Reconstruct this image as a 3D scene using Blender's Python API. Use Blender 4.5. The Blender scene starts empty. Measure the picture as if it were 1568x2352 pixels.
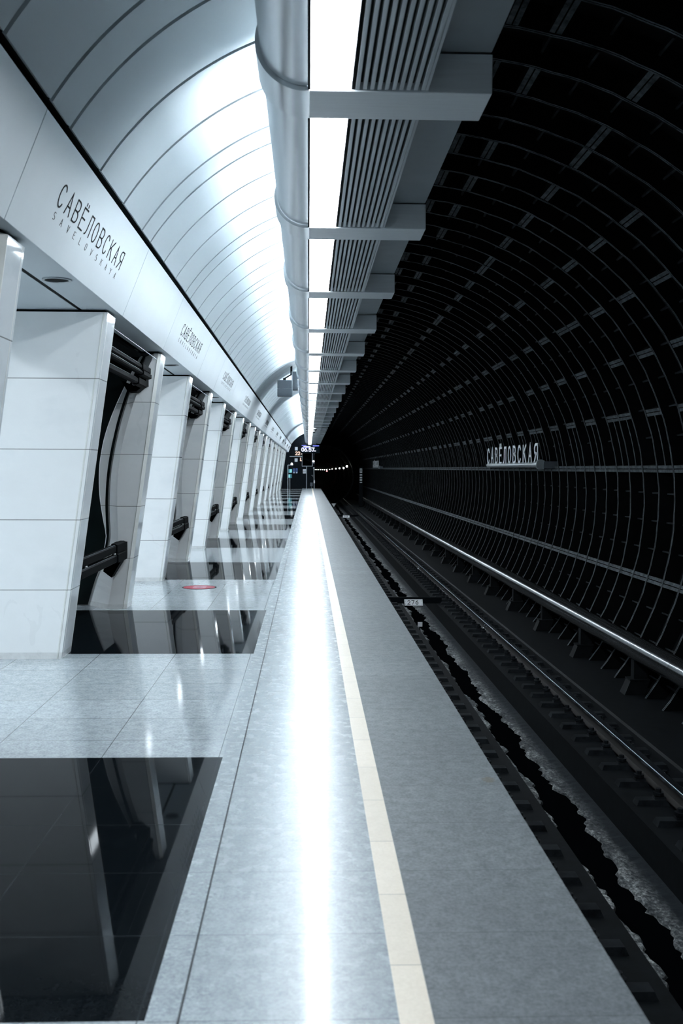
import bpy, math, random
from mathutils import Matrix, Vector
random.seed(7)
C = bpy.context.scene.collection
S = 5.37            # bay pitch of the pylons
HB = S/2            # pitch of the beams
H = 1.5
PE = 74.9           # far end of the platform

# ------------------------------------------------------------------ helpers
class MB:
    def __init__(s): s.v=[]; s.f=[]
    def add(s, vs, fs):
        n=len(s.v); s.v+= [tuple(p) for p in vs]; s.f+=[tuple(i+n for i in q) for q in fs]
    def hexa(s, p):   # 8 corners: bottom loop 0-3 (ccw), top loop 4-7
        s.add(p,[(3,2,1,0),(4,5,6,7),(0,1,5,4),(1,2,6,5),(2,3,7,6),(3,0,4,7)])
    def box(s,x0,x1,y0,y1,z0,z1):
        s.hexa([(x0,y0,z0),(x1,y0,z0),(x1,y1,z0),(x0,y1,z0),(x0,y0,z1),(x1,y0,z1),(x1,y1,z1),(x0,y1,z1)])
    def prismY(s,poly,y0,y1,cap=True):     # poly in XZ, extruded along Y
        n=len(poly); vs=[(x,y0,z) for x,z in poly]+[(x,y1,z) for x,z in poly]
        fs=[(i,(i+1)%n,(i+1)%n+n,i+n) for i in range(n)]
        if cap: fs+=[tuple(range(n-1,-1,-1)),tuple(range(n,2*n))]
        s.add(vs,fs)
    def sheetY(s,line,y0,y1):              # open polyline in XZ, extruded along Y
        n=len(line); vs=[(x,y0,z) for x,z in line]+[(x,y1,z) for x,z in line]
        s.add(vs,[(i,i+1,i+1+n,i+n) for i in range(n-1)])
    def prismZ(s,poly,z0,z1):
        n=len(poly); vs=[(x,y,z0) for x,y in poly]+[(x,y,z1) for x,y in poly]
        s.add(vs,[(i,(i+1)%n,(i+1)%n+n,i+n) for i in range(n)]+[tuple(range(n-1,-1,-1)),tuple(range(n,2*n))])
    def loft(s,loops,cap=True):
        n=len(loops[0]); vs=[p for l in loops for p in l]; fs=[]
        for k in range(len(loops)-1):
            for i in range(n):
                a=k*n+i; b=k*n+(i+1)%n; fs.append((a,b,b+n,a+n))
        if cap: fs+=[tuple(range(n-1,-1,-1)),tuple(range((len(loops)-1)*n,len(loops)*n))]
        s.add(vs,fs)
    def tube(s,p,q,r,n=12,r2=None):
        p=Vector(p);q=Vector(q);d=(q-p).normalized();a=d.orthogonal().normalized();b=d.cross(a)
        r2=r if r2 is None else r2
        l=[[c+(a*math.cos(2*math.pi*i/n)+b*math.sin(2*math.pi*i/n))*rr for i in range(n)] for c,rr in((p,r),(q,r2))]
        s.loft(l)
    def bar(s,p,q,up,w,t):                 # rectangular bar p->q, width w across, thickness t along up
        p=Vector(p);q=Vector(q);d=(q-p).normalized();u=Vector(up).normalized();a=d.cross(u).normalized()*w/2;u=u*t/2
        s.hexa([p-a-u,p+a-u,q+a-u,q-a-u,p-a+u,p+a+u,q+a+u,q-a+u])
    def disc(s,c,r,z0,z1,n=40):
        s.prismZ([(c[0]+r*math.cos(2*math.pi*i/n),c[1]+r*math.sin(2*math.pi*i/n)) for i in range(n)],z0,z1)
    def mirrorY(s,ym):
        s.v=[(x,2*ym-y,z) for x,y,z in s.v]; s.f=[tuple(reversed(q)) for q in s.f]
    def shift(s,d): s.v=[(x+d[0],y+d[1],z+d[2]) for x,y,z in s.v]; return s
    def build(s,name,mat,parent=None,smooth=False,bevel=0):
        me=bpy.data.meshes.new(name); me.from_pydata(s.v,[],s.f); me.validate(); me.update()
        me.materials.append(mat)
        if smooth: me.shade_smooth()
        o=bpy.data.objects.new(name,me); C.objects.link(o)
        if parent: o.parent=parent
        if smooth and not bevel:
            pass
        if bevel:
            m=o.modifiers.new('Bevel','BEVEL'); m.width=bevel; m.segments=2; m.limit_method='ANGLE'
        return o

def empty(name,label,cat,loc=(0,0,0),group=None):
    o=bpy.data.objects.new(name,None); C.objects.link(o); o.location=loc
    o.empty_display_size=.1
    return tag(o,label,cat,group)
def tag(o,label,cat,group=None):
    o['label']=label; o['category']=cat
    if group: o['group']=group
    return o
def struct(o): o['kind']='structure'; return o
def dup(root,loc,label,group=None):
    def cp(o,par):
        c=o.copy(); C.objects.link(c); c.parent=par
        for ch in list(o.children): cp(ch,c)
        return c
    r=cp(root,None); r.location=loc; r['label']=label
    if group: r['group']=group
    return r
ORD=['first','second','third','fourth','fifth','sixth','seventh','eighth','ninth','tenth','eleventh','twelfth','thirteenth','fourteenth','fifteenth','sixteenth','seventeenth','eighteenth','nineteenth','twentieth','twenty-first','twenty-second','twenty-third','twenty-fourth','twenty-fifth','twenty-sixth','twenty-seventh','twenty-eighth','twenty-ninth','thirtieth']
def lerp(tab,z):
    return sum(lin(tab,z+d) for d in (-.16,-.08,0,.08,.16))/5 if tab[0][0]+.16<z<tab[-1][0]-.16 else lin(tab,z)
def lin(tab,z):
    if z<=tab[0][0]: return tab[0][1]
    for (a,xa),(b,xb) in zip(tab,tab[1:]):
        if z<=b: return xa+(xb-xa)*(z-a)/(b-a)
    return tab[-1][1]

# ------------------------------------------------------------------ materials
class NT:
    def __init__(s,name):
        s.m=bpy.data.materials.new(name); s.m.use_nodes=True; s.t=s.m.node_tree; s.b=s.t.nodes['Principled BSDF']
    def n(s,ty,**k):
        x=s.t.nodes.new(ty)
        for a,v in k.items():
            if a[0]=='_': x.inputs[int(a[1:])].default_value=v
            else: setattr(x,a,v)
        return x
    def l(s,a,b): s.t.links.new(a,b)
    def math(s,op,a,b=0.0,c=None):
        x=s.n('ShaderNodeMath',operation=op)
        for i,v in enumerate((a,b,c)):
            if v is None: continue
            if isinstance(v,(int,float)): x.inputs[i].default_value=v
            else: s.l(v,x.inputs[i])
        return x.outputs[0]
    def pos(s):
        g=s.n('ShaderNodeNewGeometry'); return g.outputs['Position']
    def xyz(s):
        q=s.n('ShaderNodeSeparateXYZ'); s.l(s.pos(),q.inputs[0]); return q.outputs
    def noise(s,scale,detail=3,rough=.5,stretch=None,vec=None):
        v=vec or s.pos()
        if stretch:
            mp=s.n('ShaderNodeMapping'); mp.inputs['Scale'].default_value=stretch; s.l(v,mp.inputs[0]); v=mp.outputs[0]
        x=s.n('ShaderNodeTexNoise'); x.inputs['Scale'].default_value=scale; x.inputs['Detail'].default_value=detail; x.inputs['Roughness'].default_value=rough
        s.l(v,x.inputs['Vector']); return x.outputs[0]
    def ramp(s,fac,stops):
        r=s.n('ShaderNodeValToRGB'); e=r.color_ramp.elements
        while len(e)<len(stops): e.new(.5)
        for i,(p,c) in enumerate(stops):
            e[i].position=p; e[i].color=(*c,1) if len(c)==3 else c
        s.l(fac,r.inputs[0]); return r.outputs[0]
    def mix(s,fac,a,b):
        x=s.n('ShaderNodeMix',data_type='RGBA')
        for i,v in ((0,fac),(6,a),(7,b)):
            if isinstance(v,(int,float)): x.inputs[i].default_value=v
            elif isinstance(v,tuple): x.inputs[i].default_value=(*v,1)
            else: s.l(v,x.inputs[i])
        return x.outputs[2]
    def joint(s,coord,pitch,phase,half):      # 1 on the joint lines of a grid, 0 elsewhere
        a=s.math('DIVIDE',s.math('SUBTRACT',coord,phase),pitch)
        a=s.math('ABSOLUTE',s.math('SUBTRACT',s.math('FRACT',s.math('ADD',a,.5)),.5))
        return s.math('LESS_THAN',a,half/pitch)
    def bump(s,h,dist=.002,st=.5):
        b=s.n('ShaderNodeBump'); b.inputs['Strength'].default_value=st; b.inputs['Distance'].default_value=dist
        s.l(h,b.inputs['Height']); s.l(b.outputs[0],s.b.inputs['Normal'])
    def set(s,color=None,rough=None,metal=None,spec=None,coat=None,coatr=None,emit=None,es=None):
        for k,v in (('Base Color',color),('Roughness',rough),('Metallic',metal),('Specular IOR Level',spec),('Coat Weight',coat),('Coat Roughness',coatr),('Emission Color',emit),('Emission Strength',es)):
            if v is None: continue
            if isinstance(v,tuple): s.b.inputs[k].default_value=(*v,1)
            elif isinstance(v,(int,float)): s.b.inputs[k].default_value=v
            else: s.l(v,s.b.inputs[k])
        return s.m
def plain(name,c,rough=.5,metal=0,var=.12,scale=8,**k):
    t=NT(name); f=t.noise(scale,4)
    lo=tuple(x*(1-var) for x in c); hi=tuple(x*(1+var) for x in c)
    return t.set(t.ramp(f,[(.3,lo),(.7,hi)]),rough,metal,**k)
def emissive(name,c,s):
    t=NT(name); return t.set((0.02,0.02,0.02),.4,emit=c,es=s)

def granite(name,lo,hi,rough,pitchy=None,phasey=0,xl=None,dark=.55,coat=0,coatr=.1,spec=.5,stain=.12,jc=(.02,.025,.03)):
    t=NT(name); x,y,z=t.xyz()
    f=t.math('ADD',t.math('MULTIPLY',t.noise(75,3,.7),.6),t.math('MULTIPLY',t.noise(17,4,.65),.4)); c=t.ramp(f,[(.38,lo),(.6,hi)])
    st=t.noise(1.7,5,.6,(1,1,1)); c=t.mix(t.math('MULTIPLY',st,stain*2),c,tuple(a*.45 for a in lo))
    if pitchy:
        # each slab has its own slight tone
        idx=t.math('FLOOR',t.math('DIVIDE',t.math('SUBTRACT',y,phasey),pitchy))
        w=t.n('ShaderNodeTexWhiteNoise',noise_dimensions='1D'); t.l(idx,w.inputs['W'])
        c=t.mix(t.math('MULTIPLY',w.outputs[0],.16),c,tuple(a*.5 for a in lo))
        j=t.joint(y,pitchy,phasey,.0022)
        if xl: j=t.math('MAXIMUM',j,t.joint(x,xl[0],xl[1],.0022))
        c=t.mix(t.math('MULTIPLY',j,dark),c,jc)
    if name=='platform edge granite':      # one brown stain near the edge
        d=t.math('ADD',t.math('POWER',t.math('MULTIPLY',t.math('SUBTRACT',x,.875),1.0),2),t.math('POWER',t.math('MULTIPLY',t.math('SUBTRACT',y,4.73),.8),2))
        d=t.math('ADD',d,t.math('MULTIPLY',t.math('SUBTRACT',t.noise(38,5,.7),.5),.006))
        c=t.mix(t.math('MULTIPLY',t.math('LESS_THAN',d,.0009),.6),c,(.12,.095,.06))
    r=t.math('ADD',t.math('MULTIPLY',t.noise(14,4,.6),rough*.5),rough*.75)
    return t.set(c,r,0,spec,coat,coatr)

LIGHT=(.83,.925,1.0)
M={}
M['floor_light']=granite('polished light granite',(.31,.35,.375),(.56,.61,.64),.085,.48,5.46,(.605,-1.065),.8,spec=.6)
M['floor_black']=granite('polished black granite',(.003,.0045,.006),(.006,.008,.010),.03,.5,5.15,(.605,-1.065),.3,spec=.03,stain=.05,jc=(.045,.052,.058))
M['walk']=granite('honed strip granite',(.28,.32,.345),(.50,.55,.58),.265,.5,5.15,None,.5,coat=.25,coatr=.09,spec=.32)
M['edge']=granite('platform edge granite',(.110,.124,.133),(.235,.257,.272),.5,.5,5.15,None,.5,spec=.35,stain=.25)
M['yellow']=granite('cream tactile tile',(.76,.67,.55),(.84,.75,.63),.42,.5,2.94,None,.5,stain=.06)
M['groove']=plain('dark groove',(.03,.035,.04),.7)
def marble(name,lo,hi,rough):
    t=NT(name); x,y,z=t.xyz()
    w=t.noise(1.6,5,.55,(1,1,1.6)); c=t.ramp(w,[(.33,lo),(.5,hi),(.68,tuple(a*.97 for a in hi))])
    v=t.noise(1.1,4,.5,(1,1,.5)); vein=t.math('MULTIPLY',t.math('LESS_THAN',t.math('ABSOLUTE',t.math('SUBTRACT',v,.5)),.0045),t.math('GREATER_THAN',t.noise(2.5,3),.5))
    c=t.mix(t.math('MULTIPLY',vein,.07),c,tuple(a*.5 for a in lo))
    j=t.joint(z,.549,.542,.0035); c=t.mix(t.math('MULTIPLY',j,.72),c,(.09,.095,.09))
    dirt=t.math('MULTIPLY',t.math('LESS_THAN',z,.05),t.noise(14,5,.7)); c=t.mix(t.math('MULTIPLY',dirt,.5),c,(.2,.19,.17))
    return t.set(c,rough,0,.5)
M['marble']=marble('honed white marble',(.79,.81,.815),(.86,.872,.872),.36)
M['marble_polished']=marble('polished white marble',(.62,.67,.70),(.76,.80,.83),.045)
M['marble_edge']=marble('cream marble edge strip',(.60,.61,.58),(.74,.75,.72),.3)
M['white_metal']=plain('white enamel panel',(.70,.755,.785),.38,0,.025,2)
M['vault']=plain('white vault panel',(.52,.575,.605),.42,0,.02,1.5)
M['dark_gap']=plain('black recess shade',(.008,.011,.012),.8,spec=.1)  # black that stands in for shade in gaps, slots and recesses
M['soffit']=plain('grey soffit panel',(.52,.57,.60),.45,0,.03,2)
M['letter']=plain('black lettering',(.006,.007,.008),.6,spec=.05)
def brushed(name,c,rough,stretch,metal=1.0,spec=.5,lo=.9):
    t=NT(name); f=t.noise(6,5,.6,stretch); col=t.ramp(f,[(.3,tuple(a*lo for a in c)),(.7,c)])
    return t.set(col,rough,metal,spec)
M['cover']=brushed('satin aluminium',(.84,.88,.91),.25,(9,.25,9),.75,.5,.93)
M['beam']=brushed('satin grey metal',(.74,.79,.82),.40,(.6,10,10),.1)
M['slat']=brushed('ribbed aluminium slats',(.55,.60,.63),.42,(12,.8,12),.5)
M['side']=plain('dull grey sheet',(.30,.34,.36),.5,.2,.05,6)
M['light']=emissive('lit diffuser',LIGHT,17.0)
M['cove']=emissive('cove tube',LIGHT,68.0)
M['hall']=emissive('added hall fill',LIGHT,13.0)
M['rail_dark']=brushed('black anodised rail',(.0035,.0042,.005),.6,(12,.7,12),.0,.02)
M['letter_steel']=plain('pale steel letter',(.94,.96,.98),.45,.5,.02,5)
M['plate_white']=plain('white reflective plate',(.93,.95,.97),.5,0,.02,5)
M['hall_light_block']=plain('grey granite light block',(.16,.18,.20),.25,0,.3,30)
M['edge_glint']=plain('bar edge glint',(.35,.40,.44),.35,.6,.1,9)  # pale colour for the thin highlights on the bars
M['panel_dark']=plain('dark smoked panel',(.004,.0075,.008),.3,0,.5,3,spec=.2)
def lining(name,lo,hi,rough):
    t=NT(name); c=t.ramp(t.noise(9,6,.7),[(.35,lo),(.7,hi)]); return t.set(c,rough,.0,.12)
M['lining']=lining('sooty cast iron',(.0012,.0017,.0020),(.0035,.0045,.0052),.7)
M['flange']=lining('dusty lit flange edge',(.010,.014,.017),(.105,.125,.138),.6)  # dust plus the light caught on flange edges, put into the colour
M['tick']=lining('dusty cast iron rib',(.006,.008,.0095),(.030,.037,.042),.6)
M['joint']=lining('dusty lit joint edge',(.018,.023,.027),(.115,.135,.148),.6)
M['slab']=lining('sooty concrete',(.002,.0028,.0036),(.0065,.0085,.0105),.65)
M['slab_side']=lining('damp concrete',(.004,.005,.006),(.009,.011,.013),.6)
def crust():
    t=NT('lime crust'); x,y,z=t.xyz()
    n=t.noise(34,9,.75,(1,.7,1)); m=t.noise(5,10,.75,(1,.5,1))
    patch=t.ramp(m,[(.46,(0,0,0)),(.60,(1,1,1))])
    near=t.math('MULTIPLY',t.math('SUBTRACT',2.575,t.math('ADD',x,t.math('MULTIPLY',t.math('SUBTRACT',m,.5),.35))),9.0)
    near=t.math('MINIMUM',1.0,t.math('MAXIMUM',0.0,near))
    cr=t.ramp(n,[(.38,(.022,.027,.03)),(.5,(.2,.21,.21)),(.62,(.66,.67,.66))])
    dk=t.ramp(n,[(.35,(.006,.009,.012)),(.7,(.016,.022,.028))])
    c=t.mix(t.math('MULTIPLY',near,t.math('ADD',.18,t.math('MULTIPLY',patch,.82))),dk,cr); t.bump(n,.008,.8)
    return t.set(c,.6,0,.15)
M['crust']=crust()
M['water']=plain('black standing water',(.0012,.0015,.002),.12,spec=.0)
M['rail']=brushed('rusty rail side',(.022,.020,.019),.5,(12,.5,12),.2)
M['rail_head']=brushed('worn rail head',(.42,.47,.53),.2,(30,.4,30),1.0)
M['plate']=lining('oily iron plate',(.005,.006,.0075),(.022,.026,.030),.45)
def steel():
    t=NT('stainless tube'); x,y,z=t.xyz()
    f=t.noise(4,6,.6,(1,.35,1)); c=t.ramp(f,[(.3,(.14,.148,.155)),(.7,(.19,.20,.21))])
    j=t.joint(y,4.84,1.1,.006); c=t.mix(j,c,(.02,.02,.02))
    return t.set(c,.19,.92)
M['steel']=steel()
M['sign_white']=plain('white enamel letter',(.86,.88,.90),.4,0,.05,5)
M['grey_box']=plain('grey perforated steel',(.12,.14,.16),.5,.3,.15,60)
M['navy']=plain('dark blue end wall',(.0025,.0045,.007),.6,0,.2,2,spec=.08)
M['paper']=plain('white notice paper',(.62,.65,.70),.5,0,.08,40)
M['frame']=plain('pale steel frame',(.4,.44,.46),.35,.5,.1,9)
M['red']=plain('red floor sticker',(.34,.02,.045),.35,0,.2,30)
M['pink']=plain('pale sticker face',(.46,.22,.28),.35,0,.2,25)
M['black']=plain('matt black casing',(.006,.008,.010),.6,0,.1,5,spec=.05)
M['screen']=plain('display glass',(.002,.005,.008),.6,0,.1,5,spec=.02)
M['screen_text']=emissive('display text',(.70,.74,1.0),.75)
M['screen_blue']=emissive('display small text',(.18,.21,1.0),.6)
M['led']=emissive('amber led',(1.0,.70,.56),.66)
M['teal']=emissive('teal screen',(.03,.20,.26),.35)
M['teal_bright']=emissive('teal screen picture',(.35,.9,.95),.38)
M['lamp']=emissive('tunnel lamp glass',(.92,1.0,.95),4)
M['lamp_red']=emissive('red signal lens',(1.0,.25,.25),3)
M['mirror']=plain('dark mirror glass',(.10,.12,.13),.05,1.0,.05,3)

# ------------------------------------------------------------------ stroke lettering
def arc(cx,cy,rx,ry,a0,a1,n=18):
    return [(cx+rx*math.cos(math.radians(a0+(a1-a0)*i/n)),cy+ry*math.sin(math.radians(a0+(a1-a0)*i/n))) for i in range(n+1)]
def lobes():   # the two bowls of a B
    return [[(0,0),(0,1)],[(0,1),(.5,1)]+arc(.5,.76,.42,.24,90,-90,9)+[(0,.52)],[(.5,.52)]+arc(.5,.26,.5,.26,90,-90,9)+[(0,0)]]
G={}
G['С']=G['C']=[arc(.5,.5,.5,.5,38,322,26)]
G['А']=G['A']=[[(0,0),(.5,1),(1,0)],[(.19,.36),(.81,.36)]]
G['В']=lobes()
G['Е']=G['E']=[[(.95,0),(0,0),(0,1),(.95,1)],[(0,.52),(.8,.52)]]
G['Ё']=G['Е']+[[(.22,1.13),(.22,1.24)],[(.68,1.13),(.68,1.24)]]
G['Л']=[arc(-.1,.3,.32,.3,-90,0,6)+[(.3,1),(1,1),(1,0)]]
G['О']=G['O']=[arc(.5,.5,.5,.5,0,360,32)]
G['К']=G['K']=[[(0,0),(0,1)],[(.95,1),(0,.45)],[(.3,.62),(1,0)]]
G['Я']=[[(1,0),(1,1)],[(1,1),(.5,1)]+arc(.5,.73,.45,.27,90,270,9)+[(1,.46)],[(.55,.46),(0,0)]]
G['S']=[arc(.5,.74,.45,.26,40,270,12)+arc(.5,.24,.48,.24,90,-140,12)]
G['V']=[[(0,1),(.5,0),(1,1)]]
G['L']=[[(0,1),(0,0),(.9,0)]]
G['Y']=[[(0,1),(.5,.5),(1,1)],[(.5,.5),(.5,0)]]
G['2']=[arc(.5,.7,.46,.3,165,-35,10)+[(0,0),(1,0)]]
G['7']=[[(0,1),(1,1),(.35,0)]]
G['6']=[arc(.5,.32,.46,.32,0,360,20),[(.06,.38),(.3,.78),(.75,1)]]
G['0']=[arc(.5,.5,.48,.5,0,360,24)]
G['5']=[[(.95,1),(.1,1),(.05,.55)]+arc(.48,.33,.48,.33,110,-145,12)]
G[':']=[[(.45,.22),(.45,.34)],[(.45,.66),(.45,.78)]]
def letters(name,mat,parent,text,*a):
    o,ex,ey,n,cw,chh,adv,sw,depth=a
    for i,ch in enumerate(text):
        m=MB(); write(m,ch,Vector(o)+Vector(ex).normalized()*adv*i,ex,ey,n,cw,chh,adv,sw,depth); m.build(name,mat,parent)
def write(mb,text,o,ex,ey,n,cw,chh,adv,sw,depth):
    """strokes of width sw standing depth proud of the plane through o"""
    o=Vector(o);ex=Vector(ex).normalized();ey=Vector(ey).normalized();n=Vector(n).normalized()
    for i,ch in enumerate(text):
        for line in G.get(ch,[]):
            q=[Vector((cw*x,chh*y)) for x,y in line]
            q=[q[0]]+[b for a,b in zip(q,q[1:]) if (b-a).length>1e-6]
            closed=len(q)>3 and (q[0]-q[-1]).length<1e-6
            if closed: q=q[:-1]
            L=[];m=len(q)
            for k in range(m):
                a=q[k-1] if (k or closed) else q[k]; c=q[(k+1)%m] if (k<m-1 or closed) else q[k]
                d1=(q[k]-a) if (q[k]-a).length>1e-9 else (c-q[k]); d2=(c-q[k]) if (c-q[k]).length>1e-9 else d1
                d1=d1.normalized(); d2=d2.normalized(); n1=Vector((-d1.y,d1.x)); n2=Vector((-d2.y,d2.x)); b=n1+n2
                if b.length<.3: b=n1
                b.normalize(); w=sw/2/max(.45,b.dot(n1)); p=q[k]
                if not closed and k==0: p=p-d2*sw*.4
                if not closed and k==m-1: p=p+d1*sw*.4
                loop=[]
                for z,t in ((0,-1),(0,1),(depth,1),(depth,-1)):
                    u=p+b*w*t; loop.append(o+ex*(i*adv+u.x)+ey*u.y+n*z)
                L.append(loop)
            if closed: L.append(L[0])
            mb.loft(L,cap=not closed)

# ------------------------------------------------------------------ floor of the platform
Y0=-6.0
b=MB(); b.box(-.345,.252,Y0,PE,-.22,0); b.box(-.44,-.352,Y0,PE,-.22,0)
struct(b.build('floor',M['walk']))
b=MB(); b.box(-.352,-.345,Y0,PE,-.22,-.006); struct(b.build('floor_groove',M['groove']))
b=MB(); b.box(.346,.93,Y0,PE,-.22,0); o=struct(b.build('floor_edge',M['edge']))
b=MB(); b.box(.93-.4,.90,Y0,PE,-1.32,-.22); struct(b.build('wall_platform',M['slab_side']))
b=MB(); b.box(.252,.346,Y0,PE,-.22,.0015); o=b.build('floor_warning_line',M['yellow']); struct(o)
bl=MB(); bk=MB()
y=Y0; bands=[(2.655+S*k,5.13+S*k) for k in range(-1,14)]
for a,c in bands:
    a2=min(a,PE); c2=min(c,PE)
    if a2>y: bl.box(-7,-.44,y,a2,-.22,0)
    if c2>a2: bk.box(-2.55,-.44,max(a2,Y0),c2,-.22,0); bl.box(-7,-2.55,max(a2,Y0),c2,-.22,0)
    y=c2
if y<PE: bl.box(-7,-.44,y,PE,-.22,0)
struct(bl.build('floor_light_bands',M['floor_light'])); struct(bk.build('floor_dark_bands',M['floor_black']))

# ------------------------------------------------------------------ pylons: pairs of leaning marble piers
ZT=2.70
def xr(z): return -1.93+.1395*z
L1=[(0,-2.125),(.346,-2.061),(.60,-2.010),(.724,-2.003),(1.03,-2.019),(1.319,-2.017),(1.622,-1.991),(1.824,-1.943),(2.163,-1.848),(2.314,-1.797),(2.667,-1.631),(2.72,-1.615)]
L2=[(0,-2.40),(.35,-2.30),(.55,-2.20),(.656,-2.152),(1.015,-2.175),(1.239,-2.171),(1.536,-2.143),(1.834,-2.082),(2.15,-2.0),(2.427,-1.90),(2.72,-1.75)]
L3=[(.63,-2.165),(.85,-2.203),(1.059,-2.249),(1.387,-2.272),(1.714,-2.238),(2.041,-2.14),(2.293,-2.021),(2.45,-1.955),(2.72,-1.80)]
def pier_body():
    zs=[ZT*i/36 for i in range(37)]; b=MB(); loops=[]
    for z in zs:
        x=xr(z); l1=lerp(L1,z); l2=lerp(L2,z)
        loops.append([(x-.002,.343,z),(x-.002,.042,z),(x-.03,.002,z),(l1,0,z),(l2,.315,z),(-2.62,.322,z),(-2.62,.345,z)])
    b.loft(loops); return b
def pier_side():
    b=MB(); b.hexa([(xr(0)-.02,.04,.004),(xr(0),.04,.004),(xr(0),.342,.004),(xr(0)-.02,.342,.004),
                    (xr(ZT)-.02,.04,ZT),(xr(ZT),.04,ZT),(xr(ZT),.342,ZT),(xr(ZT)-.02,.342,ZT)]); return b
def pier_strip():
    b=MB(); f=lambda z:[(xr(z)-.036,-.002,z),(xr(z)-.028,-.004,z),(xr(z)+.001,.037,z),(xr(z)+.001,.044,z),(xr(z)-.02,.044,z)]
    b.loft([f(.003),f(ZT)]); return b
def pier_strip_out():
    b=MB(); f=lambda z:[(xr(z)-.036,.347,z),(xr(z)-.028,.349,z),(xr(z)+.001,.308,z),(xr(z)+.001,.301,z),(xr(z)-.02,.301,z)]
    b.loft([f(.003),f(ZT)]); b.f=[tuple(reversed(q)) for q in b.f]; return b
def pier_rib():
    b=MB(); loops=[]
    for i in range(33):
        z=.63+(2.70-.63)*i/32; a=lerp(L2,z)-.024; c=min(lerp(L3,z),a-.004)
        loops.append([(a,.30,z),(a,.27,z),(c+.01,.26,z),(c,.27,z),(c,.30,z)])
    b.loft(loops); return b
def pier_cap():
    b=MB(); b.box(-2.61,xr(ZT)-.03,.012,.312,ZT,2.7215); return b  # black fill standing in for shadow in the gap above the pier
def pier_backing():
    b=MB(); loops=[]
    for z in [.01+i*(2.70-.01)/30 for i in range(31)]:
        c=lerp(L2,z)+.004; loops.append([(-2.60,.282,z),(-2.60,.272,z),(c,.272,z),(c,.282,z)])  # dark niche panel, carried down over the wing to stand in for shade
    b.loft(loops); return b
def make_pier(mirror):
    r=empty('marble_pier','','pier')
    for nm,fn,mt in (('cladding',pier_body,'marble'),('side_slab',pier_side,'marble_polished'),('corner_strip',pier_strip,'marble_edge'),('corner_strip',pier_strip_out,'marble_edge'),('curved_rib',pier_rib,'marble'),('top_shadow_gap',pier_cap,'dark_gap'),('shade_backing',pier_backing,'panel_dark')):
        q=fn()
        if mirror: q.mirrorY(0)
        q.build(nm,M[mt],r,smooth=False)
    return r
GP='leaning marble piers along the platform'
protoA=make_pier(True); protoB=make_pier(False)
def pylon_y(k): return 8.16+S*(k-1)           # inner face of the pier nearer the camera
def bars(zs):
    b=MB()
    for z0,z1,dx,th in zs:
        for y0,y1,e in ((.12,1.86,0),(1.80,2.28,.012)):
            x=xr((z0+z1)/2)-dx
            b.prismY([(x-.05,z0-e),(x-.012,z0-e),(x+e,z0+.012-e),(x+e,z1-.012+e),(x-.012,z1+e),(x-.05,z1+e)],y0,y1)
    return b
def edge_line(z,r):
    b=MB(); x=xr((z[0]+z[1])/2)-z[2]; b.box(x-.0145,x-.0115,.125,1.795,z[1]-.0025,z[1]+.0008); b.build('painted_glint',M['edge_glint'],r)  # pale strip painted as the glint along the bar's top edge
def make_upper():
    r=empty('upper_rail_cluster','','rail')
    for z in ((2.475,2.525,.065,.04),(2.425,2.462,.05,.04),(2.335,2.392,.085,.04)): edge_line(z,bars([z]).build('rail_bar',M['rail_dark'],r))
    b=MB(); b.prismY([(xr(2.6)-.02,2.632),(xr(2.6)-.03,2.632),(xr(2.6)-.03,2.637),(xr(2.6)-.02,2.637)],.1,2.38); b.build('top_trim',M['edge_glint'],r)
    b=MB(); b.prismY([(-1.70,2.345),(-1.80,2.345),(-1.93,2.40),(-1.86,2.28),(-1.77,2.285)],2.2,2.40); b.build('gusset',M['rail_dark'],r); b=MB(); b.box(-1.78,-1.70,.02,.14,2.33,2.52); b.build('mounting_block',M['rail_dark'],r); b=MB(); b.box(-1.80,-1.68,2.26,2.415,2.35,2.51); b.build('mounting_block',M['rail_dark'],r)
    return r
def make_lower():
    r=empty('lower_rail_cluster','','rail')
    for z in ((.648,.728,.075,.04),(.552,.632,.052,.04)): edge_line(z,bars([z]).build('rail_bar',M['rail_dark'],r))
    b=MB(); b.prismY([(-1.93,.55),(-2.10,.55),(-2.13,.42),(-2.045,.355)],2.24,2.41); b.build('gusset',M['rail_dark'],r); b=MB(); b.box(-2.0,-1.93,.02,.14,.56,.72); b.build('mounting_block',M['rail_dark'],r); b=MB(); b.box(-2.02,-1.91,2.26,2.415,.56,.72); b.build('mounting_block',M['rail_dark'],r)
    for yy in (.5,1.78,2.2):
        b=MB(); b.tube((xr(.64)-.09,yy,.640),(xr(.64)-.068,yy,.640),.008,10); b.build('bolt',M['sign_white'],r)
    return r
protoU=make_upper(); protoL=make_lower()
def make_niche():
    r=empty('niche_panel','','panel')
    b=MB(); b.box(-2.40,-2.37,.03,2.41,.60,2.70); b.build('back_sheet',M['panel_dark'],r)
    b=MB(); b.box(-2.74,-2.66,.005,2.415,0.0,2.71); b.build('hall_light_block',M['hall_light_block'],r)  # added wall that keeps hall light out of the pylon
    b=MB(); b.box(-2.655,-2.40,.05,.12,.62,2.6); b.build('spacer',M['panel_dark'],r)
    b=MB(); b.box(-2.62,-1.76,.01,2.41,2.66,2.695); b.build('top_shade_sheet',M['dark_gap'],r)  # black sheet added to keep the space over the rails dark
    b=MB(); b.box(-2.41,-2.36,.03,2.41,.575,.60); b.build('base_trim',M['rail_dark'],r)
    return r
protoN=make_niche()
first=True
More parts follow.
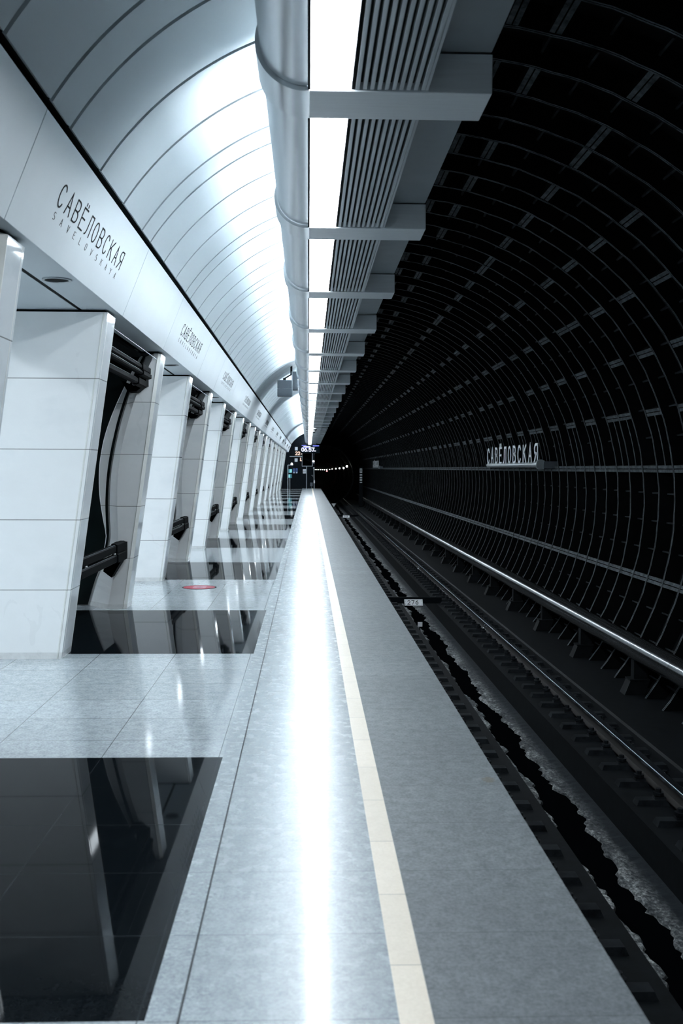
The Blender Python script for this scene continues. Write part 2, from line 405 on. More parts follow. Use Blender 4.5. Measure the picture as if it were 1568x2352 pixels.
for k in range(0,13):
    y=pylon_y(k); w=ORD[k]
    where='beside the near left edge' if k==0 else 'counted from the camera'
    lab=['%s marble pier pair %s, pier on its near side'%(w,where),'%s marble pier pair %s, curved pier on its far side'%(w,where),
         'black upper rails between the piers of the %s pair %s'%(w,where),'black lower rails between the piers of the %s pair %s'%(w,where),'dark sheet behind the rails of the %s pier pair %s'%(w,where)]
    for pr,yy,l,g in ((protoA,y,lab[0],GP),(protoB,y+2.424,lab[1],GP),(protoU,y,lab[2],'black upper rail clusters'),(protoL,y,lab[3],'black lower rail clusters'),(protoN,y,lab[4],'dark sheets inside the pier pairs')):
        if k==0: pr.location=(0,yy,0); pr['label']=l; pr['group']=g
        else: dup(pr,(0,yy,0),l,g)

# ------------------------------------------------------------------ soffit, fascia, downlights
FB=Vector((-1.50,0,2.72)); FT=Vector((-1.285,0,3.258)); FU=(FT-FB).normalized(); FN=Vector((FU.z,0,-FU.x))
b=MB(); b.prismY([(-1.758,2.722),(-1.508,2.722),(-1.52,2.76),(-1.758,2.76)],Y0,PE)
for k in range(-1,14):
    ya=max(Y0,pylon_y(k)+2.55); yb=min(PE,pylon_y(k+1)-.12)
    if yb>ya: b.box(-3.1,-1.79,ya,yb,2.722,2.76)
struct(b.build('ceiling_soffit',M['soffit']))
b=MB(); b.box(-3.1,-1.56,Y0,PE,2.765,2.80); b.box(-1.79,-1.758,Y0,PE,2.726,2.764); struct(b.build('ceiling_void',M['dark_gap']))  # the narrow black strip paints the shade inside the soffit slot
def fascia(y0,y1,text):
    L=y1-y0; r=empty('fascia_panel','','panel')
    p=lambda u,d: FB+(FT-FB)*u+FN*d
    b=MB(); g=.006
    q=[p(0,0),p(1,0),p(1,-.03),p(0,-.03)]
    b.loft([[(v.x,g,v.z) for v in q],[(v.x,L-g,v.z) for v in q]]); b.f=[tuple(reversed(f)) for f in b.f]
    face=b.build('panel_face',M['white_metal'],r)
    if text:
        LN=.579
        o=FB+FU*(.445*LN)+Vector((0,.635,0))
        letters('letter',M['letter'],face,'САВЁЛОВСКАЯ',o,(0,1,0),FU,FN,.098,.126,.1725,.0095,.0025)
        o=FB+FU*(.312*LN)+Vector((0,.66,0))
        letters('small_letter',M['letter'],face,'SAVELOVSKAYA',o,(0,1,0),FU,FN,.036,.042,.1575,.0028,.0015)
    return r
protoS=None
cnt=0
for j in range(-1,13):
    ys=5.015+S*j
    if j>=0:
        l='%s white fascia panel from the camera that carries the black station name'%ORD[j]
        if protoS is None: protoS=fascia(0,3.125,True); protoS.location=(0,ys,0); protoS['label']=l; protoS['group']='lettered fascia panels'
        else: dup(protoS,(0,ys,0),l,'lettered fascia panels')
    yp=ys+3.125
    l='%s blank white fascia panel from the camera, above a pier pair'%ORD[j+1]
    if j==-1: protoP=fascia(0,S-3.125,False); protoP.location=(0,yp,0); protoP['label']=l; protoP['group']='blank fascia panels'
    else: dup(protoP,(0,yp,0),l,'blank fascia panels')
# dark trough between fascia and vault
b=MB(); b.sheetY([(-1.30,3.24),(-1.37,3.26),(-1.37,3.36),(-1.29,3.36)],Y0,PE); b.box(-1.58,-1.56,Y0,PE,2.76,3.6); b.box(-1.56,-1.37,Y0,PE,3.36,3.38)
struct(b.build('trim_trough',M['dark_gap']))
r=empty('ceiling_downlight','','downlight')
b=MB(); n=36
ring=[[(.094,0),(.094,-.008),(.078,-.008),(.076,0)][i] for i in range(4)]
b.loft([[(q[0]*math.cos(a),q[0]*math.sin(a),q[1]) for q in ring] for a in [2*math.pi*i/n for i in range(n+1)]],cap=False); b.build('trim_ring',M['frame'],r)
b=MB(); b.disc((0,0),.076,-.003,-.001); b.build('lens',M['dark_gap'],r)
for j in range(0,13):
    l='%s round dark downlight from the camera in the soffit of a passage'%ORD[j]
    if j==0: r.location=(-1.64,6.6,2.722); r['label']=l; r['group']='soffit downlights'
    else: dup(r,(-1.64,6.6+S*j,2.722),l,'soffit downlights')

# ------------------------------------------------------------------ vault
VC=(.5,2.15); VR=2.12
def vpt(a,d=0): return (VC[0]+(VR+d)*math.cos(a),VC[1]+(VR+d)*math.sin(a))
A0=math.atan2(3.31-2.15,-1.27-.5); A1=math.radians(86)
line=[vpt(A0+(A1-A0)*i/40) for i in range(41)]; back=[vpt(A0+(A1-A0)*i/40,.05) for i in range(41)]
b=MB(); yy=5.05-HB*4
edges=[]
while yy<PE:
    for d in (.40,.7617,.7617,.7617):
        edges.append((yy,yy+d)); yy+=d
for a,c in edges:
    if c<Y0: continue
    a2,c2=max(a+.019,Y0),min(c-.019,PE-.3)
    if c2<=a2: continue
    n=len(line); out=[vpt(A0+(A1-A0)*i/40,.02) for i in range(41)]
    poly=line+out[::-1]
    b.prismY(poly,a2,c2,cap=False)
    m=2*n
    base=len(b.v)-2*m
    for y_ in (0,1):
        for i in range(n-1):
            q=(base+y_*m+i,base+y_*m+i+1,base+y_*m+m-2-i,base+y_*m+m-1-i)
            b.f.append(q if y_==0 else tuple(reversed(q)))
o=struct(b.build('ceiling',M['vault'])); 
mod=o.data
for p in mod.polygons: p.use_smooth=True
try: mod.set_sharp_from_angle(angle=math.radians(35))
except Exception: pass
b=MB(); b.sheetY(back,Y0,PE); struct(b.build('ceiling_backing',M['dark_gap']))

# ------------------------------------------------------------------ light box along the platform edge
ZB=3.283
def cyl(r,a0,a1,n): return [(-.012+(r+.015)*math.cos(math.radians(a0+(a1-a0)*i/n)),3.515+r*math.sin(math.radians(a0+(a1-a0)*i/n))) for i in range(n+1)]
YB0=4.79; BD=.372; BAY=HB-BD
def make_beam():
    r=empty('ceiling_beam','','beam')
    b=MB(); b.box(0,.868,0,BD,ZB,3.468); b.build('beam_body',M['beam'],r,bevel=.004)
    b=MB(); o=cyl(.2325,-90,-200,26); i=cyl(.200,-200,-90,26); o[0]=(0,ZB); 
    poly=o+i
    n=len(poly); h=n//2
    b.prismY(poly,.004,BD-.004,cap=False); base=len(b.v)-2*n
    for y_ in (0,1):
        for q in range(h-1):
            f=(base+y_*n+q,base+y_*n+q+1,base+y_*n+n-2-q,base+y_*n+n-1-q); b.f.append(f if y_ else tuple(reversed(f)))
    ob=b.build('curved_collar',M['cover'],r)
    for p in ob.data.polygons: p.use_smooth=True
    try: ob.data.set_sharp_from_angle(angle=math.radians(40))
    except Exception: pass
    return r
def make_light():
    r=empty('strip_light','','light')
    b=MB(); b.box(.006,.196,.002,BAY-.002,3.297,3.31); b.build('diffuser',M['light'],r)
    b=MB(); b.box(-.008,.004,0,BAY,3.289,3.33); b.box(.198,.212,0,BAY,3.293,3.33); b.build('side_trim',M['rail_dark'],r)
    b=MB(); b.box(-.0,.21,0,BAY,3.312,3.33); b.build('tray',M['side'],r)
    return r
def make_slats():
    r=empty('slatted_panel','','panel')
    b=MB(); p=.0345
    for i in range(10):
        x=.217+i*p*1.0; b.box(x,x+.0195,0.004,BAY-.004,3.291,3.325)
    b.build('slats',M['slat'],r,bevel=.0015)
    b=MB(); b.box(.214,.555,.002,BAY-.002,3.327,3.34); b.build('backing_tray',M['dark_gap'],r)  # black tray stands in for shade between the slats
    b=MB(); b.box(.5485,.562,.002,BAY-.002,3.292,3.475); b.build('side_lip',M['slat'],r)
    b=MB(); b.box(.562,.862,.006,BAY-.006,3.474,3.484); b.build('side_sheet',M['side'],r)
    return r
def make_cover():
    r=empty('curved_cover','','cover')
    b=MB(); o=cyl(.2095,-88,-205,40); i=cyl(.203,-205,-88,40); poly=o+i; n=len(poly); b.prismY(poly,0.001,BAY-.001,cap=False)
    base=len(b.v)-2*n; h=n//2
    for y_ in (0,1):
        for q in range(h-1):
            f=(base+y_*n+q,base+y_*n+q+1,base+y_*n+n-2-q,base+y_*n+n-1-q); b.f.append(f if y_ else tuple(reversed(f)))
    ob=b.build('cover_sheet',M['cover'],r)
    for p in ob.data.polygons: p.use_smooth=True
    try: ob.data.set_sharp_from_angle(angle=math.radians(40))
    except Exception: pass
    return r
def make_cove(CY=.05):
    r=empty('cove_lamp','','lamp')
    b=MB(); b.box(-.12,.04,CY,BAY+BD-.05,3.685,3.705); b.build('lamp_tube',M['cove'],r)
    b=MB(); b.box(-.06,.0,CY,BAY+BD-.05,3.502,3.684); b.build('lamp_tray',M['side'],r)
    b=MB(); yy=CY
    while yy<BAY+BD-.03: b.box(-.205,.05,yy,yy+.004,3.665,3.80); yy+=.085
    b.build('added_baffles',M['side'],r)  # unseen blades added to cut the uplight off along the vault
    return r
pb,pl,ps,pc,pv=make_beam(),make_light(),make_slats(),make_cover(),make_cove()
used={}
def put(p,key,loc,label,group):
    if key not in used: used[key]=1; p.location=loc; p['label']=label; p['group']=group
    else: dup(p,loc,label,group)
NB=26
for n in range(-1,NB):
    y=YB0+HB*n
    if n>=0:
        put(pb,'b',(0,y,0),'%s grey cross beam from the camera under the light box, with a rounded collar'%ORD[n],'grey cross beams of the light box')
    w=ORD[n+1]
    put(pl,'l',(0,y+BD,0),'%s glowing white ceiling light panel from the camera, left of the slats'%w,'ceiling light panels')
    put(ps,'s',(0,y+BD,0),'%s ribbed slat panel from the camera, right of the glowing light'%w,'slatted ceiling panels')
    put(pc,'c',(0,y+BD,0),'%s rounded metal cover from the camera, left of the glowing light'%w,'rounded covers of the light box')
    yc=y+BD
    if n==0:
        q=make_cove(1.12); q.location=(0,yc,0); q['label']='nearest short uplight on top of the light box under the vault'
    elif n>0 and n not in (7,10,19):
        put(pv,'v',(0,yc,0),'%s hidden uplight from the camera, on top of the light box under the vault'%w,'uplights on the light box')
for n in (-2,):
    dup(pl,(0,YB0+HB*n+BD,0),'glowing ceiling light panel of the light box behind the viewpoint','ceiling light panels behind the viewpoint')
    dup(ps,(0,YB0+HB*n+BD,0),'ribbed slat panel of the light box behind the viewpoint','slatted ceiling panels behind the viewpoint')
    dup(pc,(0,YB0+HB*n+BD,0),'rounded metal cover of the light box behind the viewpoint','rounded covers behind the viewpoint')
b=MB(); b.box(.0,.862,Y0,PE-.4,3.484,3.50); b.box(.84,.862,Y0,PE-.4,3.50,4.62); struct(b.build('trim_light_box_top',M['side']))
b=MB(); b.box(.5,.86,Y0,PE-.3,4.28,4.62); struct(b.build('ceiling_edge',M['dark_gap']))

# ------------------------------------------------------------------ tunnel lining
TC=(1.024,1.03); TR=3.84; TD=.20; RING=.605; RY=13.07
def tp(a,r): a=math.radians(a); return (TC[0]+r*math.cos(a),TC[1]+r*math.sin(a))
YT=88.0; AL,AH=-41,128
i0=int((1.5-RY)/RING)-1; i1=int((YT-RY)/RING)
fl=MB(); fe=MB(); tick=MB(); jt=MB(); je=MB()
def isA(i): return ((i-2)%9) in (0,1,3,5,7)
def radial(mb,a,y0,y1,r0,r1,t,edge=None):
    a0=a-math.degrees(t/2/TR); a1=a+math.degrees(t/2/TR)
    p=[tp(a0,r0),tp(a1,r0),tp(a1,r1),tp(a0,r1)]
    mb.add([(x,y0,z) for x,z in p]+[(x,y1,z) for x,z in p],[(0,1,5,4),(1,2,6,5),(3,0,4,7)][0 if edge is None else 1:])
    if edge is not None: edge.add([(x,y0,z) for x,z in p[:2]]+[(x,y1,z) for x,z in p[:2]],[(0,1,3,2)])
for i in range(i0,i1+1):
    y=RY+i*RING; near=y<45
    st=2.0 if near else 4.0
    n=int((AH-AL)/st)
    for (ya,yb) in (((y-.024,y-.004),(y+.004,y+.024)) if near else ((y-.024,y+.024),)):
        base=len(fl.v); vs=[];fs=[]
        for q in range(n+1):
            a=AL+(AH-AL)*q/n
            w=.006*math.sin(q*1.7+i*2.3)*math.sin(q*.6+i) if near else 0
            x,z=tp(a,TR+w); X,Z=tp(a,TR+TD); vs+=[(x,ya,z),(x,yb,z),(X,ya,Z),(X,yb,Z)]
            if q<n:
                c=4*q; fs+=[(c,c+4,c+6,c+2),(c+1,c+3,c+7,c+5)]
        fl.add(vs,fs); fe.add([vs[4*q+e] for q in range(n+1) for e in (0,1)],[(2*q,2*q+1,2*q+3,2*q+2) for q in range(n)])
    ya,yb=y+.028,y+RING-.028
    Jn=[7.24,-15.7,-38.6]+([19,42.2,65.3,88.4,111.6] if isA(i) else [30.8,53.1,77.6,82.6,100,123])
    for a in Jn:
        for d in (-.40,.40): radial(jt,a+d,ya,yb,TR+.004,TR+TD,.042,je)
    if isA(i): 
        ym=(ya+yb)/2; vs=[];fs=[]
        for q in range(9):
            a=7.24+(19-7.24)*q/8; x,z=tp(a,TR+.01); X,Z=tp(a,TR+TD); vs+=[(x,ym-.02,z),(x,ym+.02,z),(X,ym-.02,Z),(X,ym+.02,Z)]
            if q<8: c=4*q; fs+=[(c,c+4,c+6,c+2),(c+1,c+3,c+7,c+5)]
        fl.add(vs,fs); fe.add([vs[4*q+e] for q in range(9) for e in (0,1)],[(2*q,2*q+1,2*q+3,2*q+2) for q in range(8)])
    if y<40:
        a=-38.6
        while a<95:
            if min(abs(a-q) for q in Jn)>2: radial(tick,a,ya+RING*.4,yb,TR+.11,TR+TD,.02)
            a+=5.8
struct(fl.build('wall_right_rings',M['lining'])); struct(fe.build('wall_right_ring_edges',M['flange'])); struct(jt.build('wall_right_joints',M['lining'])); struct(je.build('wall_right_joint_edges',M['joint'])); struct(tick.build('wall_right_stiffeners',M['tick']))  # dark sides and pale dusty edges paint how light catches the flanges
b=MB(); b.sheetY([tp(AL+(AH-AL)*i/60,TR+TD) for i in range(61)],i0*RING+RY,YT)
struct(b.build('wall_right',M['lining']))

# end wall of the big tunnel with a round mouth, and the running tunnel beyond
MC=(1.31,.88); MR=2.62
b=MB(); n=48; vs=[];fs=[]
for i in range(n+1):
    a=360*i/n; x,z=tp(a,TR+TD+.1); vs+=[(x,YT,z),(MC[0]+MR*math.cos(math.radians(a)),YT,MC[1]+MR*math.sin(math.radians(a)))]
    if i<n: fs.append((2*i,2*i+1,2*i+3,2*i+2))
b.add(vs,fs); struct(b.build('wall_end',M['lining']))
b=MB(); ringp=lambda r,y:[(MC[0]+r*math.cos(2*math.pi*i/64),y,MC[1]+r*math.sin(2*math.pi*i/64)) for i in range(64)]
b.loft([ringp(MR+.10,YT-.02),ringp(MR+.10,YT-.25),ringp(MR,YT-.25),ringp(MR,YT+.2)],cap=False); struct(b.build('trim_tunnel_mouth',M['flange']))
path=[(88,1.31,.88),(120,1.8,.66),(160,2.36,.4),(200,2.9,.13),(240,3.35,-.1),(280,3.4,-.2),(320,3.0,-.25),(360,2.1,-.3),(400,.8,-.3),(450,-1.6,-.3)]
b=MB(); loops=[[(x+MR*math.cos(2*math.pi*i/40),y,z+MR*math.sin(2*math.pi*i/40)) for i in range(40)] for y,x,z in path]
b.loft(loops,cap=False); b.add(loops[-1],[tuple(range(40))]); struct(b.build('wall_running_tunnel',M['lining']))
def pth(y):
    for (a,xa,za),(c,xc,zc) in zip(path,path[1:]):
        if y<=c: t=(y-a)/(c-a); return xa+(xc-xa)*t,za+(zc-za)*t
    return path[-1][1:]
r=None
def wall_x(y,py=1078): dz=max(-2.5,min(2.5,H-(py-1076)*y/2287-pth(y)[1])); return pth(y)[0]+math.sqrt(MR*MR-dz*dz)-.36
for i,(px,py) in enumerate([(804,1070.8),(789,1074.8),(779.5,1075.2),(771,1076.2),(762.5,1077),(757,1078),(750,1078.5),(745,1078.7),(740.5,1078.7),(736,1078.7),(731.5,1078.7),(727.5,1078.7),(723.8,1078.7)]):
    lo,hi=88.5,440
    for _ in range(40):
        y=(lo+hi)/2
        if 708+2287*wall_x(y,py)/y>px: lo=y
        else: hi=y
    if i==0: y=89.2
    loc=(wall_x(y,py),y,H-(py-1076)*y/2287)
    if r is None:
        r=empty('tunnel_lamp','','lamp'); m=MB(); m.tube((0,-.1,0),(0,.1,0),.09,10); m.build('lamp_glass',M['lamp'],r); m=MB(); m.box(.05,.14,-.12,.12,-.05,.05); m.build('lamp_base',M['black'],r)
        r.location=loc; r['label']='nearest tunnel lamp, just inside the round tunnel mouth'
    else:
        d=dup(r,loc,'small white lamp in the row on the far tunnel wall','lamps in the far tunnel'); d.scale=(1.0,1,1.0) if y<250 else (1.4,1,1.4)
m=MB(); x,z=pth(215); m.tube((0,-.05,0),(0,.05,0),.13,12); o=m.build('signal_lamp',M['lamp_red']); o.location=(215*.0185-.0,215,1.5-215*.0025); tag(o,'small red signal light deep in the round tunnel','signal')

# ------------------------------------------------------------------ track bed
ZS=-1.29
b=MB(); b.box(.9,1.94,Y0,YT,-1.7,ZS); b.box(2.665,3.47,Y0,YT,-1.7,ZS); b.box(3.47,4.35,Y0,YT,-1.7,ZS+.015); struct(b.build('floor_track_slab',M['slab']))
b=MB(); b.box(1.94,2.665,Y0,YT,-1.75,-1.60); struct(b.build('floor_drain_water',M['water']))
rs=random.Random(3)
def jag(y,s,amp): 
    return amp*(.55*math.sin(y*2.1+s)+.35*math.sin(y*5.3+s*2.1)+.25*math.sin(y*11.7+s*3.7)+.3*math.sin(y*.63+s))
def crust_strip(name,left,lab):
    m=MB(); vs=[];fs=[]; y=2.4; k=0; ys=[]
    while y<YT: ys.append(y); y+=.03+.0035*y
    for k,y in enumerate(ys):
        jj=rs.uniform(-.022,.022)
        if left: a=1.945; e=2.17+jag(y,.4,.055)+jj
        else: a=2.66; e=2.40+jag(y,2.0,.06)+jj
        row=[(a,-1.575),(a+(e-a)*.35,-1.578+rs.uniform(-.004,.004)),(a+(e-a)*.7,-1.580+rs.uniform(-.005,.005)),(a+(e-a)*.95,-1.582+rs.uniform(-.005,.005)),(e,-1.601)]
        vs+=[(x,y,z) for x,z in row]
        if k:
            for i in range(4):
                q=((k-1)*5+i,(k-1)*5+i+1,k*5+i+1,k*5+i); fs.append(tuple(reversed(q)) if left else q)
    m.add(vs,fs)
    m.f=[tuple(reversed(q)) for q in m.f]
    o=m.build(name,M['crust']); tag(o,lab,'mineral crust'); return o
crust_strip('lime_crust',True,'narrow pale mineral crust on the platform side of the black drain channel')
crust_strip('lime_crust',False,'broad pale mineral crust on the rail side of the black drain channel')
def rail(x,lab):
    r=empty('running_rail',lab,'rail',(x,0,0))
    f=[(-.06,-1.2448),(.06,-1.2448),(.06,-1.236),(.012,-1.225),(.009,-1.15),(.034,-1.137),(.036,-1.112),(-.036,-1.112),(-.034,-1.137),(-.009,-1.15),(-.012,-1.225),(-.06,-1.236)]
    m=MB(); m.prismY(f,Y0,YT); m.build('rail_web',M['rail'],r)
    hp=[(-.0365,-1.135)]+[(-.0225+.014*math.cos(math.radians(a)),-1.115+.014*math.sin(math.radians(a))) for a in range(180,89,-10)]+[(.0225+.014*math.cos(math.radians(a)),-1.115+.014*math.sin(math.radians(a))) for a in range(90,-1,-10)]+[(.0365,-1.135)]
    m=MB(); m.prismY(hp,Y0,YT,cap=False); ob=m.build('rail_head',M['rail_head'],r)
    return r
def bond(par,y):
    m=MB()
    for yy in (0,.16):
        p=[(-.016,y+yy,-1.155),(-.03,y+yy,-1.175),(-.03,y+yy,-1.215),(-.055,y+yy+.03,-1.228),(-.085,y+yy+.05,-1.226)]
        for a,b in zip(p,p[1:]): m.tube(a,b,.005,6)
        m.build('bond_wire',M['rail_head'],par); m=MB()
rr=rail(3.045,'shiny-topped running rail beside the drain channel, on the tunnel wall side')
for yy in (16.7,22.0,26.9): bond(rr,yy)
rail(1.52,'running rail close under the platform edge')
def fastening():
    r=empty('rail_fastening','','rail fastening')
    m=MB(); m.prismZ([(-.31,-.055),(.31,-.055),(.31,.055),(-.31,.055)],0,.001)
    m=MB(); lo=[(-.315,-.062,0),(.315,-.062,0),(.315,.062,0),(-.315,.062,0)]; hi=[(-.295,-.05,.045),(.295,-.05,.045),(.295,.05,.045),(-.295,.05,.045)]; m.hexa(lo+hi); bp=m.build('base_plate',M['plate'],r)
    for s in (-1,1):
        m=MB(); m.tube((s*.115,0,.04),(s*.115,0,.13),.024,8); m.tube((s*.115,0,.075),(s*.115,0,.10),.046,8); m.hexa([(s*.11-.045,-.04,.04),(s*.11+.045,-.04,.04),(s*.11+.045,.04,.04),(s*.11-.045,.04,.04),(s*.11-.045,-.03,.066),(s*.11+.045,-.03,.066),(s*.11+.045,.03,.066),(s*.11-.045,.03,.066)])
        m.build('clip',M['plate'],bp)
    return r
pf=fastening(); first=True
LR='dark iron rail fastening with two clips under the shiny running rail'; LL='dark iron rail fastening in the row just below the platform edge'
for row,(x,l,g,ph) in enumerate(((3.05,LR,'fastenings of the wall side rail',.0),(1.535,LL,'fastenings of the platform side rail',-.07))):
    for q in range(0,140):
        y=4.7+.49*q+ph
        if first: first=False; pf.location=(x,y,ZS); pf['label']=l; pf['group']=g
        else: dup(pf,(x,y,ZS),l,g)
# little ridge along the slab
m=MB(); 
m.prismY([(3.455,ZS),(3.475,ZS+.022),(3.49,ZS+.022),(3.50,ZS+.012)],Y0,YT); struct(m.build('trim_slab_ridge',M['slab']))

# contact rail cover: steel tube on brackets
TX,TZ,Tr=4.10,-.725,.142
r=empty('contact_rail_cover','long shiny steel tube on black brackets at the foot of the tunnel wall','pipe',(0,0,0))
m=MB(); n=32; m.loft([[(TX+Tr*math.cos(2*math.pi*i/n),y,TZ+Tr*math.sin(2*math.pi*i/n)) for i in range(n)] for y in [Y0]+[5+2*q for q in range(40)]])
o=m.build('tube',M['steel'],r,smooth=True)
def bracket():
    m=MB(); m.box(TX-.07,TX+.10,-.06,.06,TZ-Tr-.22,TZ-Tr+.03); m.box(TX-.13,TX+.12,-.1,.1,TZ-Tr-.235,TZ-Tr-.215)
    m.hexa([(TX-.20,-.10,ZS),(TX+.05,-.10,ZS),(TX+.05,.10,ZS),(TX-.20,.10,ZS),(TX-.12,-.09,TZ-Tr-.235),(TX+.12,-.09,TZ-Tr-.235),(TX+.12,.09,TZ-Tr-.235),(TX-.12,.09,TZ-Tr-.235)])
    return m
b0=None
for q in range(-1,30):
    y=12.15+2.42*q
    if y>82 or y<4: continue
    if b0 is None: b0=bracket().build('bracket',M['slab_side'],r); b0.location=(0,y,0)
    else: c=b0.copy(); C.objects.link(c); c.parent=r; c.location=(0,y,0)

# ------------------------------------------------------------------ name signs on the tunnel wall
def wall_sign(lab,y_near,L):
    r=empty('wall_name_sign',lab,'sign',(4.60,y_near,1.60))
    m=MB(); m.tube((0,.25,0),(0,L,0),.055,16); m.build('tube',M['frame'],r,smooth=False)
    m=MB(); m.tube((0,.13,0),(0,.27,0),.098,24); m.build('end_cap',M['frame'],r)
    m=MB(); m.box(.02,.30,.0,.05,-.08,.06); m.box(.02,.30,L-.1,L-.05,-.08,.06); m.build('wall_bracket',M['grey_box'],r)
    letters('letter',M['letter_steel'],r,'САВЁЛОВСКАЯ',(-.03,L-.05,.05),(0,-1,0),(0,0,1),(-1,0,0),.27,.355,(L-.62)/10,.05,.012)
wall_sign('white station name letters standing on a tube along the dark tunnel wall',19.45,5.9)
wall_sign('far station name sign on the tunnel wall near the tunnel end',64.5,5.9)

# ------------------------------------------------------------------ small things by the track
r=empty('picket_sign','small white number plate 276 on a black bar across the drain channel','sign',(0,20.5,-1.22))
m=MB(); m.box(1.55,2.78,.03,.11,-.06,.055); m.build('cross_bar',M['black'],r)
m=MB(); m.box(1.995,2.375,-.012,0,-.125,.015); m.build('plate',M['plate_white'],r).rotation_euler.x=-.55
m=MB(); write(m,'276',(2.062,-.012,-.098),(1,0,0),(0,0,1),(0,-1,0),.052,.082,.083,.011,.003); m.build('number',M['letter'],r).rotation_euler.x=-.55
m=MB()
m.box(2.012,2.022,-.014,-.012,-.1,-.09);m.box(2.012,2.022,-.014,-.012,-.03,-.02);m.box(2.352,2.362,-.014,-.012,-.1,-.09);m.box(2.352,2.362,-.014,-.012,-.03,-.02);m.build('screw',M['letter'],r).rotation_euler.x=-.55
m=MB(); m.box(1.86,2.74,.03,.05,-.075,-.06); m.build('clamp',M['black'],r)
r=empty('picket_sign','far small white number plate across the drain channel','sign',(0,57.4,-1.22))
m=MB(); m.box(1.55,2.95,.03,.11,-.06,.055); m.build('cross_bar',M['black'],r)
m=MB(); m.box(2.0,2.38,-.012,0,-.125,.015); m.build('plate',M['plate_white'],r).rotation_euler.x=-.55
m=MB(); write(m,'266',(2.07,-.012,-.098),(1,0,0),(0,0,1),(0,-1,0),.052,.082,.083,.013,.003); m.build('number',M['letter'],r).rotation_euler.x=-.55
r=empty('track_tag','small blank white tag at the edge of the drain channel before plate 276','sign',(2.075,18.3,-1.42))
m=MB(); m.box(-.04,.045,-.006,0,-.0,.085); m.build('plate',M['sign_white'],r); m=MB(); m.box(-.14,.02,0,.02,.02,.045); m.box(-.012,.012,0,.02,-.16,.02); m.build('holder',M['black'],r)
r=empty('triangle_sign','white downward triangle sign over the drain channel at the platform end','sign',(1.86,72.5,-1.16))
m=MB(); m.add([(-.17,0,.12),(.17,0,.12),(0,0,-.14),(-.17,.012,.12),(.17,.012,.12),(0,.012,-.14)],[(2,1,0),(3,4,5),(0,1,4,3),(1,2,5,4),(2,0,3,5)]); m.build('plate',M['sign_white'],r)
m=MB(); m.box(-.02,.02,.013,.04,-.44,.1); m.build('post',M['black'],r)
# striped marker board on the wall at the far end
r=empty('marker_board','white striped marker board on the wall by the far tunnel end','sign',(3.80,72,0))
m=MB(); m.box(-.13,.13,0,.04,-1.28,1.62); m.build('board',M['black'],r)
m=MB()
for z0,z1 in ((1.2,1.52),(1.0,1.10),(.80,.92),(.62,.74),(.48,.54)): m.box(-.085,.085,-.008,0,z0,z1)
m.build('white_stripes',M['sign_white'],r)
m=MB(); write(m,'0',(-.03,-.008,1.27),(1,0,0),(0,0,1),(0,-1,0),.06,.18,.1,.03,.004); m.build('figure',M['letter'],r)

# floor sticker
r=empty('floor_sticker','round red and white sticker on the floor in front of the second pier pair','sticker',(-1.366,12.52,0))
m=MB(); m.disc((0,0),.215,.0005,.002,48); m.build('border',M['letter'],r)
m=MB(); m.disc((0,0),.198,.002,.0028,48); m.build('red_face',M['red'],r)
m=MB(); m.box(-.075,.085,-.11,.12,.0029,.0033); m.disc((.0,.0),.05,.0033,.0036,20); m.build('pale_centre',M['pink'],r)
m=MB(); m.box(-.03,.015,-.02,.0,.0037,.004); m.box(.005,.045,.0,.02,.0037,.004); m.build('mark',M['letter'],r)
m=MB(); m.box(.225,.285,.17,.24,.0003,.002); o=m.build('floor_plate',M['frame']); tag(o,'tiny dark plate set in the floor beside the red sticker','plate')

# loudspeaker cabinet hung under the vault
r=empty('loudspeaker_box','grey perforated box hanging under the white vault beside the light box','loudspeaker',(0,25,0))
m=MB(); m.box(-.78,-.43,0,.30,3.30,3.49); m.box(-.78,-.43,0,.30,3.50,3.70); m.build('cabinet',M['grey_box'],r,bevel=.006)
m=MB(); m.box(-.76,-.41,.03,.28,3.49,3.50); m.box(-.425,-.405,.0,.30,3.30,3.92); m.build('end_frame',M['frame'],r)
m=MB(); m.box(-.40,-.27,.02,.30,3.46,3.92); m.build('side_box',M['grey_box'],r,bevel=.006)
m=MB(); m.box(-.64,-.57,.08,.16,3.70,3.76); m.bar((-.60,.12,3.75),(-.42,.12,3.86),(0,1,0),.03,.05); m.box(-.46,-.41,.1,.2,3.85,4.06); m.build('hanger',M['black'],r)
# dome cameras under the slats
for i,(y,x) in enumerate(((44.2,.30),(47.0,.26))):
    r=empty('dome_camera',['nearer','farther'][i]+' small white dome camera under the slatted panels far along the platform','camera',(x,y,3.291))
    m=MB(); m.tube((0,0,0),(0,0,-.05),.09,20); m.build('mount',M['sign_white'],r)
    m=MB(); m.loft([[(.075*math.cos(t)*math.cos(2*math.pi*q/16),.075*math.cos(t)*math.sin(2*math.pi*q/16),-.05-.075*math.sin(t)) for q in range(16)] for t in (0,.4,.8,1.2,1.5)]); m.build('dome',M['black'],r)

